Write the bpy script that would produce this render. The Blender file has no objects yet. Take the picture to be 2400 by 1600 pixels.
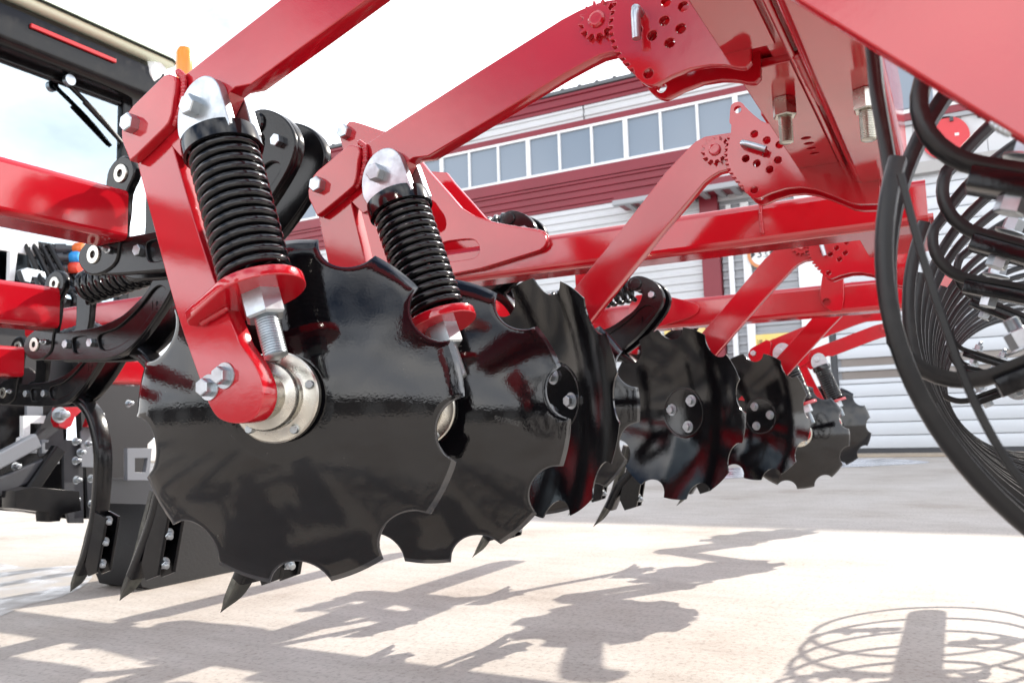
import bpy, bmesh, math, random
from mathutils import Vector, Matrix, Quaternion
random.seed(7)
rad = math.radians
scn = bpy.context.scene
COL = scn.collection
V = Vector

# ------------------------------------------------------------------ camera
FPX = 1937.0                    # focal length in pixels of the 2400 x 1600 photograph
CAMH = 0.68
def _n(v): return v / v.length
_dt = _n(V((2250-1200, 975-800, FPX)))          # direction across the machine (world X), seen from the lens
_dl = V((-2373-1200, 1105-800, FPX)); _dl = _n(_dl - _dt*_dl.dot(_dt))   # direction of travel (world Y)
_up = _n(_dt.cross(_dl))
if _up.y > 0: _up = -_up
RW = Matrix((_dt, _dl, _up))                     # lens coords (right, down, forward) -> world
CPOS = V((0, 0, CAMH))
cam = bpy.data.cameras.new('camera'); camo = bpy.data.objects.new('camera', cam); COL.objects.link(camo)
cx = RW @ V((1,0,0)); cy = RW @ V((0,-1,0)); cz = RW @ V((0,0,-1))
camo.matrix_world = Matrix.Translation(CPOS) @ Matrix((cx, cy, cz)).transposed().to_4x4()
cam.sensor_width = 36; cam.lens = 36*FPX/2400
cam.clip_start = 0.02; cam.clip_end = 2000
cam.dof.use_dof = True; cam.dof.focus_distance = 1.55; cam.dof.aperture_fstop = 9.0
scn.camera = camo

# ------------------------------------------------------------------ sky and sun
SUN = _n(V((1.35, -0.49, 1.0)))
w = bpy.data.worlds.new('World'); scn.world = w; w.use_nodes = True
nt = w.node_tree; nt.nodes.clear()
out = nt.nodes.new('ShaderNodeOutputWorld'); bg = nt.nodes.new('ShaderNodeBackground')
sky = nt.nodes.new('ShaderNodeTexSky'); sky.sky_type = 'NISHITA'; sky.sun_disc = False
sky.sun_elevation = math.asin(SUN.z); sky.sun_rotation = math.atan2(SUN.x, SUN.y)
sky.air_density = 1.0; sky.dust_density = 1.5; sky.ozone_density = 1.0
tc = nt.nodes.new('ShaderNodeTexCoord')
mp = nt.nodes.new('ShaderNodeMapping'); mp.inputs['Scale'].default_value = (1.0, 1.0, 1.6); mp.inputs['Location'].default_value = (7.3, 2.2, 5.1)
nz = nt.nodes.new('ShaderNodeTexNoise'); nz.inputs['Scale'].default_value = 2.1; nz.inputs['Detail'].default_value = 9; nz.inputs['Roughness'].default_value = .56
ramp = nt.nodes.new('ShaderNodeValToRGB'); ramp.color_ramp.elements[0].position = .42; ramp.color_ramp.elements[1].position = .66
mix = nt.nodes.new('ShaderNodeMix'); mix.data_type = 'RGBA'
nz2 = nt.nodes.new('ShaderNodeTexNoise'); nz2.inputs['Scale'].default_value = 3.4; nz2.inputs['Detail'].default_value = 8; nz2.inputs['Roughness'].default_value = .55; nz2.inputs['Distortion'].default_value = .4
cr = nt.nodes.new('ShaderNodeValToRGB'); cr.color_ramp.elements[0].position = .38; cr.color_ramp.elements[0].color = (.70,.735,.80,1); cr.color_ramp.elements[1].position = .64; cr.color_ramp.elements[1].color = (.98,.972,.965,1)
cs = nt.nodes.new('ShaderNodeVectorMath'); cs.operation = 'SCALE'; cs.inputs['Scale'].default_value = 18.5
nt.links.new(mp.outputs['Vector'], nz2.inputs['Vector']); nt.links.new(nz2.outputs['Fac'], cr.inputs['Fac']); nt.links.new(cr.outputs['Color'], cs.inputs[0]); nt.links.new(cs.outputs['Vector'], mix.inputs['B'])
nt.links.new(tc.outputs['Generated'], mp.inputs['Vector']); nt.links.new(mp.outputs['Vector'], nz.inputs['Vector'])
sep = nt.nodes.new('ShaderNodeSeparateXYZ'); nt.links.new(tc.outputs['Generated'], sep.inputs['Vector'])
hz = nt.nodes.new('ShaderNodeMapRange'); hz.inputs['From Min'].default_value = .20; hz.inputs['From Max'].default_value = .62; hz.inputs['To Min'].default_value = .20; hz.inputs['To Max'].default_value = .01
nt.links.new(sep.outputs['Z'], hz.inputs['Value'])
ad = nt.nodes.new('ShaderNodeMath'); ad.operation = 'ADD'; nt.links.new(nz.outputs['Fac'], ad.inputs[0]); nt.links.new(hz.outputs['Result'], ad.inputs[1])
nt.links.new(ad.outputs['Value'], ramp.inputs['Fac']); nt.links.new(ramp.outputs['Color'], mix.inputs['Factor'])
nt.links.new(sky.outputs['Color'], mix.inputs['A']); nt.links.new(mix.outputs['Result'], bg.inputs['Color'])
bg.inputs['Strength'].default_value = 0.10
nt.links.new(bg.outputs['Background'], out.inputs['Surface'])
sl = bpy.data.lights.new('sun', 'SUN'); sl.energy = 3.9; sl.angle = rad(.55); sl.color = (1.0, .925, .82)
so = bpy.data.objects.new('sun', sl); COL.objects.link(so); so.rotation_euler = SUN.to_track_quat('Z', 'Y').to_euler(); so.location = SUN*30
scn.view_settings.view_transform = 'Standard'; scn.view_settings.look = 'None'
scn.view_settings.exposure = 0.97; scn.view_settings.gamma = 1.0; scn.view_settings.use_curve_mapping = False
scn.render.engine = 'CYCLES'
scn.cycles.max_bounces = 8; scn.cycles.glossy_bounces = 5; scn.cycles.diffuse_bounces = 4

# ------------------------------------------------------------------ pixel -> world helpers
def ray(u, v): return RW @ V((u-1200, v-800, FPX))
def PX(u, v, X): d = ray(u, v); return CPOS + d*(X/d.x)
def PY(u, v, Y): d = ray(u, v); return CPOS + d*(Y/d.y)
def PZ(u, v, Z): d = ray(u, v); return CPOS + d*((Z-CAMH)/d.z)

# ------------------------------------------------------------------ materials
MATS = {}
def mat(name, col=(.5,.5,.5), rough=.5, metal=0, ior=1.5, bump=None, mottle=None, emit=None, coat=0, alpha=None):
    if name in MATS: return MATS[name]
    m = bpy.data.materials.new(name); m.use_nodes = True; MATS[name] = m
    n = m.node_tree.nodes; l = m.node_tree.links
    b = n['Principled BSDF']
    b.inputs['Base Color'].default_value = (*col, 1); b.inputs['Roughness'].default_value = rough
    b.inputs['Metallic'].default_value = metal; b.inputs['IOR'].default_value = ior
    b.inputs['Coat Weight'].default_value = coat; b.inputs['Coat Roughness'].default_value = .05
    co = n.new('ShaderNodeTexCoord'); geo = n.new('ShaderNodeNewGeometry')
    if bump:                                    # list of (scale, strength, distance)
        prev = None
        for sc, st, di in bump:
            t = n.new('ShaderNodeTexNoise'); t.inputs['Scale'].default_value = sc; t.inputs['Detail'].default_value = 3
            l.new(geo.outputs['Position'], t.inputs['Vector'])
            bp = n.new('ShaderNodeBump'); bp.inputs['Strength'].default_value = st; bp.inputs['Distance'].default_value = di
            l.new(t.outputs['Fac'], bp.inputs['Height'])
            if prev: l.new(prev.outputs['Normal'], bp.inputs['Normal'])
            prev = bp
        l.new(prev.outputs['Normal'], b.inputs['Normal'])
    if mottle:                                  # (scale, colour2, lo, hi)  + roughness variation
        sc, c2, lo, hi = mottle[:4]
        t = n.new('ShaderNodeTexNoise'); t.inputs['Scale'].default_value = sc; t.inputs['Detail'].default_value = 6; t.inputs['Roughness'].default_value = .6
        l.new(geo.outputs['Position'], t.inputs['Vector'])
        r = n.new('ShaderNodeMapRange'); r.inputs['From Min'].default_value = lo; r.inputs['From Max'].default_value = hi
        l.new(t.outputs['Fac'], r.inputs['Value'])
        mx = n.new('ShaderNodeMix'); mx.data_type = 'RGBA'; mx.inputs['A'].default_value = (*col, 1); mx.inputs['B'].default_value = (*c2, 1)
        l.new(r.outputs['Result'], mx.inputs['Factor']); l.new(mx.outputs['Result'], b.inputs['Base Color'])
        if len(mottle) > 4:
            rr = n.new('ShaderNodeMapRange'); rr.inputs['To Min'].default_value = rough; rr.inputs['To Max'].default_value = mottle[4]
            l.new(r.outputs['Result'], rr.inputs['Value']); l.new(rr.outputs['Result'], b.inputs['Roughness'])
    if emit: b.inputs['Emission Color'].default_value = (*emit[0], 1); b.inputs['Emission Strength'].default_value = emit[1]
    if alpha is not None: b.inputs['Alpha'].default_value = alpha
    return m
RED   = mat('red_paint', (.47,.006,.015), .07, 0, 1.76, bump=[(420,.035,.002),(38,.03,.004)], mottle=(7,(.40,.006,.012),.35,.75,.12))
DISCM = mat('black_gloss_paint', (.003,.003,.004), .02, 0, 1.50, bump=[(260,.045,.002),(55,.025,.004)], mottle=(9,(.008,.007,.007),.45,.8,.06))
def dusty(m):
    n = m.node_tree.nodes; l = m.node_tree.links; b = n['Principled BSDF']; src = b.inputs['Base Color'].links[0].from_socket
    geo = n.new('ShaderNodeNewGeometry')
    t = n.new('ShaderNodeTexVoronoi'); t.inputs['Scale'].default_value = 95; l.new(geo.outputs['Position'], t.inputs['Vector'])
    r = n.new('ShaderNodeMapRange'); r.inputs['From Min'].default_value = .10; r.inputs['From Max'].default_value = .045; l.new(t.outputs['Distance'], r.inputs['Value'])
    t2 = n.new('ShaderNodeTexNoise'); t2.inputs['Scale'].default_value = 11; t2.inputs['Detail'].default_value = 2; l.new(geo.outputs['Position'], t2.inputs['Vector'])
    r2 = n.new('ShaderNodeMapRange'); r2.inputs['From Min'].default_value = .56; r2.inputs['From Max'].default_value = .66; l.new(t2.outputs['Fac'], r2.inputs['Value'])
    mu = n.new('ShaderNodeMath'); mu.operation = 'MULTIPLY'; l.new(r.outputs['Result'], mu.inputs[0]); l.new(r2.outputs['Result'], mu.inputs[1])
    mx = n.new('ShaderNodeMix'); mx.data_type = 'RGBA'; mx.inputs['B'].default_value = (.09,.085,.075,1); l.new(src, mx.inputs['A']); l.new(mu.outputs[0], mx.inputs['Factor']); l.new(mx.outputs['Result'], b.inputs['Base Color'])
dusty(DISCM)
SPRM  = mat('spring_black', (.004,.004,.005), .10, 0, 1.5, bump=[(300,.05,.001)])
BLK   = mat('black_cast_paint', (.004,.004,.005), .17, 0, 1.38, bump=[(220,.09,.002),(30,.06,.004)], mottle=(14,(.012,.011,.010),.5,.8,.3))
HOOPM = mat('black_steel', (.007,.007,.008), .30, 0, 1.42, bump=[(350,.08,.001)], mottle=(18,(.03,.029,.028),.5,.85,.5))
ZINC  = mat('zinc_plate', (.50,.54,.57), .30, 1, bump=[(260,.10,.001)], mottle=(40,(.40,.43,.45),.4,.7,.45))
STEEL = mat('machined_steel', (.58,.56,.50), .24, 1, bump=[(300,.06,.001)], mottle=(25,(.44,.42,.37),.4,.75,.38))
RIMM  = mat('ground_edge_paint', (.012,.013,.016), .10, 0, 1.9, bump=[(300,.05,.001)])
WORN  = mat('worn_steel', (.05,.05,.045), .45, .3, 1.5, bump=[(120,.3,.003)], mottle=(20,(.16,.16,.13),.45,.75,.6))
DARK  = mat('dark_grey_paint', (.045,.048,.055), .4, 0, 1.5, bump=[(160,.06,.002)])
RUBB  = mat('tyre_rubber', (.009,.009,.010), .7, 0, 1.5, bump=[(90,.2,.003)], mottle=(8,(.016,.016,.015),.4,.7))
WHT   = mat('white_paint', (.78,.79,.80), .35, 0, 1.5, mottle=(6,(.70,.71,.71),.4,.8))
WORN_RED = mat('red_marker', (.60,.02,.015), .35)

# ------------------------------------------------------------------ object helpers
def tag(o, label=None, cat=None, group=None, kind=None):
    if label: o['label'] = label
    if cat: o['category'] = cat
    if group: o['group'] = group
    if kind: o['kind'] = kind
    return o
def thing(name, loc, label, cat, group=None):
    o = bpy.data.objects.new(name, None); o.empty_display_size = .1; COL.objects.link(o); o.location = loc
    return tag(o, label, cat, group)
def link(name, me, parent=None, M=None, label=None):
    o = bpy.data.objects.new(name, me); COL.objects.link(o)
    if M is not None: o.matrix_basis = M
    if parent is not None:
        o.parent = parent
        wm = Matrix.Translation(parent.location) if parent.type == 'EMPTY' else WM.get(parent.name, Matrix())
        o.matrix_parent_inverse = wm.inverted()
    WM[o.name] = M.copy() if M is not None else Matrix()
    if label: o['label'] = label
    return o
WM = {}
def mesh_from(bm, m, smooth=None, name='mesh'):
    me = bpy.data.meshes.new(name)
    bmesh.ops.recalc_face_normals(bm, faces=bm.faces)
    bm.to_mesh(me); bm.free()
    for x in (m if isinstance(m, (list, tuple)) else [m]): me.materials.append(x)
    if smooth is not None:
        me.shade_smooth(); me.set_sharp_from_angle(angle=rad(smooth))
    return me
def wnorm(me):
    """area-weighted vertex normals: flats stay flat, small bevels stay round"""
    N = [V((0,0,0)) for _ in me.vertices]
    for p in me.polygons:
        n_ = p.normal*(p.area**1.0)
        for i in p.vertices: N[i] += n_
    me.shade_smooth(); me.normals_split_custom_set_from_vertices([(n_.normalized() if n_.length > 1e-12 else V((0,0,1))) for n_ in N])
def part(name, bm, m, parent, smooth=None, label=None): return link(name, mesh_from(bm, m, smooth, name), parent, label=label)

def bm_box(bm, c, s, M=None, bevel=0):
    r = bmesh.ops.create_cube(bm, size=1)
    vs = r['verts']
    for v in vs: v.co = V((v.co.x*s[0], v.co.y*s[1], v.co.z*s[2]))
    if bevel: 
        es = list({e for v in vs for e in v.link_edges})
        rr = bmesh.ops.bevel(bm, geom=es, offset=bevel, segments=2, affect='EDGES', profile=.5)
        vs = list({v for f in rr['faces'] for v in f.verts} | {v for v in vs if v.is_valid})
    for v in vs:
        p = V(c) + v.co
        v.co = (M @ p) if M is not None else p
    return vs
def box(name, lo, hi, m, parent, bevel=0, label=None):
    bm = bmesh.new(); c = [(a+b)/2 for a, b in zip(lo, hi)]; s = [abs(b-a) for a, b in zip(lo, hi)]
    bm_box(bm, c, s, None, bevel)
    me = mesh_from(bm, m, None, name)
    if bevel: wnorm(me)
    return link(name, me, parent, label=label)

def frame_from(axis, hint=V((0,0,1))):
    z = _n(axis); x = hint.cross(z)
    if x.length < 1e-4: x = V((1,0,0)).cross(z)
    x = _n(x); y = z.cross(x)
    return Matrix((x, y, z)).transposed()
def bm_lathe(bm, prof, M, seg=40, closed=True):
    """prof: list of (r, z); revolved about local z, placed by 4x4 M"""
    rings = []
    for r, z in prof:
        if r < 1e-6: rings.append([bm.verts.new(M @ V((0,0,z)))])
        else: rings.append([bm.verts.new(M @ V((r*math.cos(a), r*math.sin(a), z))) for a in [2*math.pi*i/seg for i in range(seg)]])
    for a, b in zip(rings, rings[1:]):
        if len(a) == 1 and len(b) == 1: continue
        for i in range(seg):
            j = (i+1) % seg
            if len(a) == 1: bm.faces.new((a[0], b[i], b[j]))
            elif len(b) == 1: bm.faces.new((a[i], a[j], b[0]))
            else: bm.faces.new((a[i], a[j], b[j], b[i]))
def MX(p, axis, hint=V((0,0,1))): return Matrix.Translation(p) @ frame_from(axis, hint).to_4x4()
def lathe(name, prof, p, axis, m, parent, seg=40, smooth=35, label=None):
    bm = bmesh.new(); bm_lathe(bm, prof, MX(p, axis), seg); return part(name, bm, m, parent, smooth, label)

def sweep(bm, path, profile, closed=False, up=None, cap=True):
    """profile: list of (a, b) in the frame (side, up) of the path"""
    n = len(path); rings = []; prevN = None
    for i, p in enumerate(path):
        t = (path[(i+1) % n] - path[i-1]) if (closed or 0 < i < n-1) else (path[1]-path[0] if i == 0 else path[-1]-path[-2])
        t = _n(t)
        if up is not None: N = up - t*up.dot(t)
        elif prevN is None:
            h = V((0,0,1)) if abs(t.z) < .9 else V((1,0,0)); N = h - t*h.dot(t)
        else: N = prevN - t*prevN.dot(t)
        N = _n(N); prevN = N; B = t.cross(N)
        rings.append([bm.verts.new(p + B*a + N*b) for a, b in profile])
    k = len(profile)
    rng = range(n) if closed else range(n-1)
    for i in rng:
        A, Bq = rings[i], rings[(i+1) % n]
        for j in range(k): bm.faces.new((A[j], A[(j+1) % k], Bq[(j+1) % k], Bq[j]))
    if not closed and cap:
        bm.faces.new(rings[0]); bm.faces.new(rings[-1])
def circ(r, n=10): return [(r*math.cos(2*math.pi*i/n), r*math.sin(2*math.pi*i/n)) for i in range(n)]
def rrect(w_, h_, r, k=3):
    o = []
    for sx, sy, a0 in ((1,1,0),(-1,1,90),(-1,-1,180),(1,-1,270)):
        for i in range(k+1):
            a = rad(a0+90*i/k); o.append((sx*(w_/2-r)+r*math.cos(a), sy*(h_/2-r)+r*math.sin(a)))
    return o
def spline(pts, k=8):
    P = [pts[0]*2-pts[1]] + list(pts) + [pts[-1]*2-pts[-2]]; o = []
    for i in range(1, len(P)-2):
        for j in range(k):
            t = j/k; a, b, c, d = P[i-1], P[i], P[i+1], P[i+2]
            o.append(.5*((2*b)+(c-a)*t+(2*a-5*b+4*c-d)*t*t+(3*b-a-3*c+d)*t**3))
    o.append(pts[-1]); return o
def tube(name, pts, r, m, parent, n=10, k=8, label=None):
    bm = bmesh.new(); sweep(bm, spline(pts, k) if k else pts, circ(r, n)); return part(name, bm, m, parent, 40, label)
def beam(name, a, b, w_, h_, r, m, parent, up=V((0,0,1)), label=None):
    bm = bmesh.new(); sweep(bm, [a, b], rrect(w_, h_, r, 4), up=up); return part(name, bm, m, parent, None, label)

def outline_mesh(polys, depth, bev=.0015, res=2):
    """2D filled shape with holes -> mesh in local XY, from z=-depth/2 to depth/2 (edges rounded)"""
    cu = bpy.data.curves.new('tmp', 'CURVE'); cu.dimensions = '2D'; cu.fill_mode = 'BOTH'
    cu.extrude = max(depth/2-bev, 1e-4); cu.bevel_depth = bev; cu.bevel_resolution = res; cu.offset = -bev
    for pts in polys:
        s = cu.splines.new('POLY'); s.points.add(len(pts)-1)
        for q, p in zip(s.points, pts): q.co = (p[0], p[1], 0, 1)
        s.use_cyclic_u = True
    o = bpy.data.objects.new('tmp', cu); COL.objects.link(o)
    me = bpy.data.meshes.new_from_object(o.evaluated_get(bpy.context.evaluated_depsgraph_get()))
    bpy.data.objects.remove(o); bpy.data.curves.remove(cu)
    return me
def smooth_poly(pts, k=4, keep=()):
    """round a closed 2D polygon (Catmull-Rom), points in keep stay corners"""
    n = len(pts); o = []
    for i in range(n):
        a, b, c, d = [V(pts[(i+j) % n]) for j in (-1, 0, 1, 2)]
        if i in keep: a = b*2-c
        if (i+1) % n in keep: d = c*2-b
        for j in range(k):
            t = j/k; o.append(tuple(.5*((2*b)+(c-a)*t+(2*a-5*b+4*c-d)*t*t+(3*b-a-3*c+d)*t**3)))
    return o
def plate(name, polys, X0, t, m, parent, bev=.0015, label=None, off=(0,0,0)):
    """plate in a plane across X: polys are lists of (Y, Z); front face at X0, thickness t going away"""
    me = outline_mesh(polys, t, bev)
    for v in me.vertices: v.co = V((v.co.z + X0 + t/2, v.co.x, v.co.y)) + V(off)
    me.materials.clear(); me.materials.append(m); me.shade_smooth(); me.set_sharp_from_angle(angle=rad(35)); me.name = name
    return link(name, me, parent, label=label)
def yz(pts, X): return [(p.y, p.z) for p in (PX(u, v, X) for u, v in pts)]
def circle2(c, r, n=24): return [(c[0]+r*math.cos(2*math.pi*i/n), c[1]+r*math.sin(2*math.pi*i/n)) for i in range(n)]

# shared fasteners ------------------------------------------------------------
def hex_me(m, h=.62, washer=True, thread=0, name='bolt'):
    """hex head of AF 1, local +z outwards; optional washer under it and thread above"""
    bm = bmesh.new()
    if washer: bm_lathe(bm, [(0,0),(.84,0),(.86,.03),(.84,.10),(0,.10)], Matrix(), 28)
    R = 1/math.sqrt(3); z0 = .1 if washer else 0
    def ring(r, z): return [bm.verts.new((r*math.cos(rad(60*i)), r*math.sin(rad(60*i)), z)) for i in range(6)]
    a, b, c = ring(R, z0), ring(R, z0+h-.06), ring(R*.88, z0+h)
    for p, q in ((a,b),(b,c)):
        for i in range(6): bm.faces.new((p[i], p[(i+1)%6], q[(i+1)%6], q[i]))
    bm.faces.new(c); bm.faces.new(a[::-1])
    if thread:
        z = z0+h-.01; prof = [(0,z)]
        r0, r1, p = .33, .28, .075; k = int(thread/p)
        prof.append((r0, z))
        for i in range(k): prof += [(r0, z+p*(i+.15)), (r1, z+p*(i+.55)), (r0, z+p*(i+.95))]
        prof += [(r1*.85, z+p*k+.04), (0, z+p*k+.04)]
        bm_lathe(bm, prof, Matrix(), 20)
    return mesh_from(bm, m, 30, name)
ME_BOLT = hex_me(ZINC); ME_BOLTP = hex_me(ZINC, washer=False); ME_STUD = hex_me(ZINC, .8, True, .55, 'nut'); ME_STUDL = hex_me(ZINC, .72, False, 1.15, 'nut')
ME_STUDS = hex_me(STEEL, .9, False, 1.3, 'nut')
def bolt(p, axis, af, parent, me=ME_BOLT, name='bolt', spin=None):
    M = MX(p, axis) @ Matrix.Rotation(spin if spin is not None else random.uniform(0, 1), 4, 'Z') @ Matrix.Scale(af, 4)
    return link(name, me, parent, M)

# =================================================================== SETTING
def concrete():
    m = bpy.data.materials.new('concrete'); m.use_nodes = True; n = m.node_tree.nodes; l = m.node_tree.links; b = n['Principled BSDF']
    geo = n.new('ShaderNodeNewGeometry')
    def noise(sc, det, vec=None, scale3=None):
        t = n.new('ShaderNodeTexNoise'); t.inputs['Scale'].default_value = sc; t.inputs['Detail'].default_value = det; t.inputs['Roughness'].default_value = .62
        if scale3:
            mp = n.new('ShaderNodeMapping'); mp.inputs['Scale'].default_value = scale3; l.new(geo.outputs['Position'], mp.inputs['Vector']); l.new(mp.outputs['Vector'], t.inputs['Vector'])
        else: l.new(geo.outputs['Position'], t.inputs['Vector'])
        return t
    def ramp_(t, stops):
        r = n.new('ShaderNodeValToRGB'); r.color_ramp.elements.remove(r.color_ramp.elements[0])
        r.color_ramp.elements[0].position = stops[0][0]; r.color_ramp.elements[0].color = (*stops[0][1], 1)
        for p, c in stops[1:]: e = r.color_ramp.elements.new(p); e.color = (*c, 1)
        l.new(t.outputs['Fac'], r.inputs['Fac']); return r
    def mixc(a, bq, mode, f):
        x = n.new('ShaderNodeMix'); x.data_type = 'RGBA'; x.blend_type = mode; x.inputs['Factor'].default_value = f
        l.new(a, x.inputs['A']); l.new(bq, x.inputs['B']); return x.outputs['Result']
    big = ramp_(noise(.9, 8, scale3=(1,1,1)), [(.30,(.33,.285,.245)),(.43,(.43,.39,.35)),(.56,(.475,.44,.405)),(.72,(.52,.485,.45))])
    brush = ramp_(noise(6, 6, scale3=(2.2,.5,1)), [(.3,(.82,.81,.80)),(.6,(1,1,1))])
    fine = ramp_(noise(60, 5), [(.33,(.66,.65,.64)),(.48,(.97,.97,.97)),(.75,(1.05,1.05,1.05))])
    spots = ramp_(noise(26, 2), [(.60,(1,1,1)),(.73,(.86,.85,.84)),(.78,(.55,.53,.5))])
    c = mixc(mixc(mixc(big.outputs['Color'], brush.outputs['Color'], 'MULTIPLY', .8), fine.outputs['Color'], 'MULTIPLY', .9), spots.outputs['Color'], 'MULTIPLY', .8)
    l.new(c, b.inputs['Base Color']); b.inputs['Roughness'].default_value = .78
    bp = n.new('ShaderNodeBump'); bp.inputs['Strength'].default_value = .35; bp.inputs['Distance'].default_value = .004
    l.new(noise(90, 6).outputs['Fac'], bp.inputs['Height']); l.new(bp.outputs['Normal'], b.inputs['Normal'])
    return m
CONC = concrete()
bm = bmesh.new()
R_ = 900
for q in ((-R_,-R_),(R_,-R_),(R_,R_),(-R_,R_)): bm.verts.new((q[0], q[1], 0))
bm.verts.ensure_lookup_table(); bm.faces.new(bm.verts)
g = link('ground', mesh_from(bm, CONC, None, 'ground')); tag(g, 'pale worn concrete yard under the machine and up to the factory', kind='structure')

def blob_sheet(name, pts, z, m, label, cat=None, kind='structure', k=6):
    P = smooth_poly([(p.x, p.y) for p in pts], k)
    bm = bmesh.new(); bm.faces.new([bm.verts.new((x, y, z)) for x, y in P]); bmesh.ops.triangulate(bm, faces=bm.faces)
    o = link(name, mesh_from(bm, m, None, name)); tag(o, label, cat, kind=kind)
    for p in o.data.polygons:
        if p.normal.z < 0: o.data.flip_normals(); break
    return o
WATER = mat('wet_concrete', (.20,.19,.19), .25, 0, 1.25, bump=[(14,.03,.01)], mottle=(5,(.38,.355,.33),.4,.6,.6))
ICE = mat('pale_wet_streak', (.34,.36,.40), .10, 0, 1.33, mottle=(2.2,(.55,.56,.60),.4,.6,.3))
blob_sheet('puddle', [PZ(u, v, 0) for u, v in [(-60,1318),(70,1330),(190,1326),(216,1352),(160,1392),(70,1416),(-60,1446)]], .0015, WATER, 'dark shallow puddle on the concrete below the tines')
blob_sheet('puddle', [PZ(u, v, 0) for u, v in [(1500,1104),(1700,1098),(1900,1078),(2060,1074),(2180,1083),(2050,1092),(1930,1098),(1760,1118),(1560,1124)]], .004, ICE, 'long pale wet streak in front of the white sectional door')

# =================================================================== CULTIVATOR
cult = thing('cultivator', (2.2, 1.2, 0), 'red and black trailed cultivator with notched discs, coil springs, tines and hoop roller', 'cultivator')

# ---- discs ---------------------------------------------------------------
DR = 0.280
def disc_mesh(R=DR, notches=9, convex=True):
    """local +z = side with the hub on it (towards the viewer for convex discs)"""
    rn, rc = .056, R+.016
    per = 36; angs = []; hw = math.asin(min(1, math.sqrt(max(0, rn*rn-((R*R+rc*rc-rn*rn)/(2*rc)-rc)**2))/R)) 
    # half angle of the notch at the rim
    dh = math.acos((R*R+rc*rc-rn*rn)/(2*R*rc))
    pitch = 2*math.pi/notches; rim = []
    for k in range(notches):
        c0 = k*pitch
        for i in range(17):
            t = -1+2*i/16; d = dh*math.sin(t*math.pi/2) if False else dh*t
            rr = rc*math.cos(d)-math.sqrt(max(0, rn*rn-(rc*math.sin(d))**2))
            rim.append((c0+d, min(rr, R), i in (0,16), True))
        for i in range(1, 12):
            d = dh+(pitch-2*dh)*i/12; rim.append((c0+d, R, False, False))
    Rc = .62
    def cap(r): return -(r*r)/(2*Rc) if r > .075 else -(.075**2)/(2*Rc)
    bm = bmesh.new(); th = .005
    fr = [0, .29, .31, .42, .55, .68, .80, .45, .86]
    n = len(rim); rings = []
    def rad_(q, r): return fr[q]*R if q < 7 else .80*R+(r-.80*R)*fr[q]
    for q in range(1, 9): rings.append([bm.verts.new((rad_(q,r)*math.cos(a), rad_(q,r)*math.sin(a), cap(rad_(q,r)))) for a, r, _, _ in rim])
    bev = [bm.verts.new((r*math.cos(a), r*math.sin(a), cap(r)-(.0035 if not nt_ else .001))) for a, r, _, nt_ in rim]
    back = [bm.verts.new((r*math.cos(a), r*math.sin(a), cap(r)-th)) for a, r, _, _ in rim]
    rb = []
    for q in range(8, 0, -1): rb.append([bm.verts.new((rad_(q,r)*math.cos(a), rad_(q,r)*math.sin(a), cap(rad_(q,r))-th)) for a, r, _, _ in rim])
    allr = rings+[bev, back]+rb
    for q, (A, B) in enumerate(zip(allr, allr[1:])):
        for i in range(n):
            j = (i+1) % n; f = bm.faces.new((A[i], A[j], B[j], B[i]))
            if q in (len(rings)-1, len(rings)): f.material_index = 1
    c0 = bm.verts.new((0,0,cap(0))); c1 = bm.verts.new((0,0,cap(0)-th))
    for i in range(n):
        j = (i+1) % n; bm.faces.new((c0, rings[0][i], rings[0][j])); bm.faces.new((c1, rb[-1][j], rb[-1][i]))
    return mesh_from(bm, [DISCM, RIMM], 28, 'disc')
ME_DISC = disc_mesh()
def disc(center, nrm, spin, parent, face):
    """face 'hub': convex side towards nrm ; 'bolts': hollow side towards nrm, bolt heads visible"""
    z = nrm if face == 'hub' else -nrm
    M = MX(center, z) @ Matrix.Rotation(spin, 4, 'Z')
    d = link('disc', ME_DISC, parent, M)
    if face == 'bolts':
        for k in range(3):
            a = 2*math.pi*k/3+spin+.5
            p = M @ V((.050*math.cos(a), .050*math.sin(a), -.0095))
            bolt(p, nrm, .023, d)
        bm = bmesh.new(); bm_lathe(bm, [(.074,-.0085),(.075,-.0105),(.079,-.0110),(.081,-.0095)], M, 56); part('seat_ring', bm, DISCM, d, 60)
    return d

def hub(boss, nrm, parent, L=.085):
    """spindle and flange from the boss of the leg to the disc; -nrm points to the disc"""
    a = -nrm
    prof = [(0,-.015),(.036,-.015),(.036,.030),(.040,.032),(.050,.034),(.052,.040),(.052,.052),(.050,.056),(.049,.066),(.056,.070),(.068,.071),(.0705,.074),(.0705,.084),(0,.084)]
    h = lathe('hub', prof, boss, a, STEEL, parent, 56)
    for k in range(5):
        ang = rad(72*k+20); F = frame_from(a)
        p = boss + F @ V((.061*math.cos(ang), .061*math.sin(ang), .072))
        bm = bmesh.new(); bm_lathe(bm, [(0,0),(.0065,0),(.0065,.008),(.0055,.010),(0,.010)], MX(p, nrm), 16); part('rivet', bm, ZINC, h, 30)
    return boss + a*(L+.004)

def zA(x, y): return (280+.21683*x, 160+.21683*y)
def z8(x, y): return (420+.306*x, 600+.306*y)
X1 = 0.860; TL = .030; XF = X1-TL/2

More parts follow.
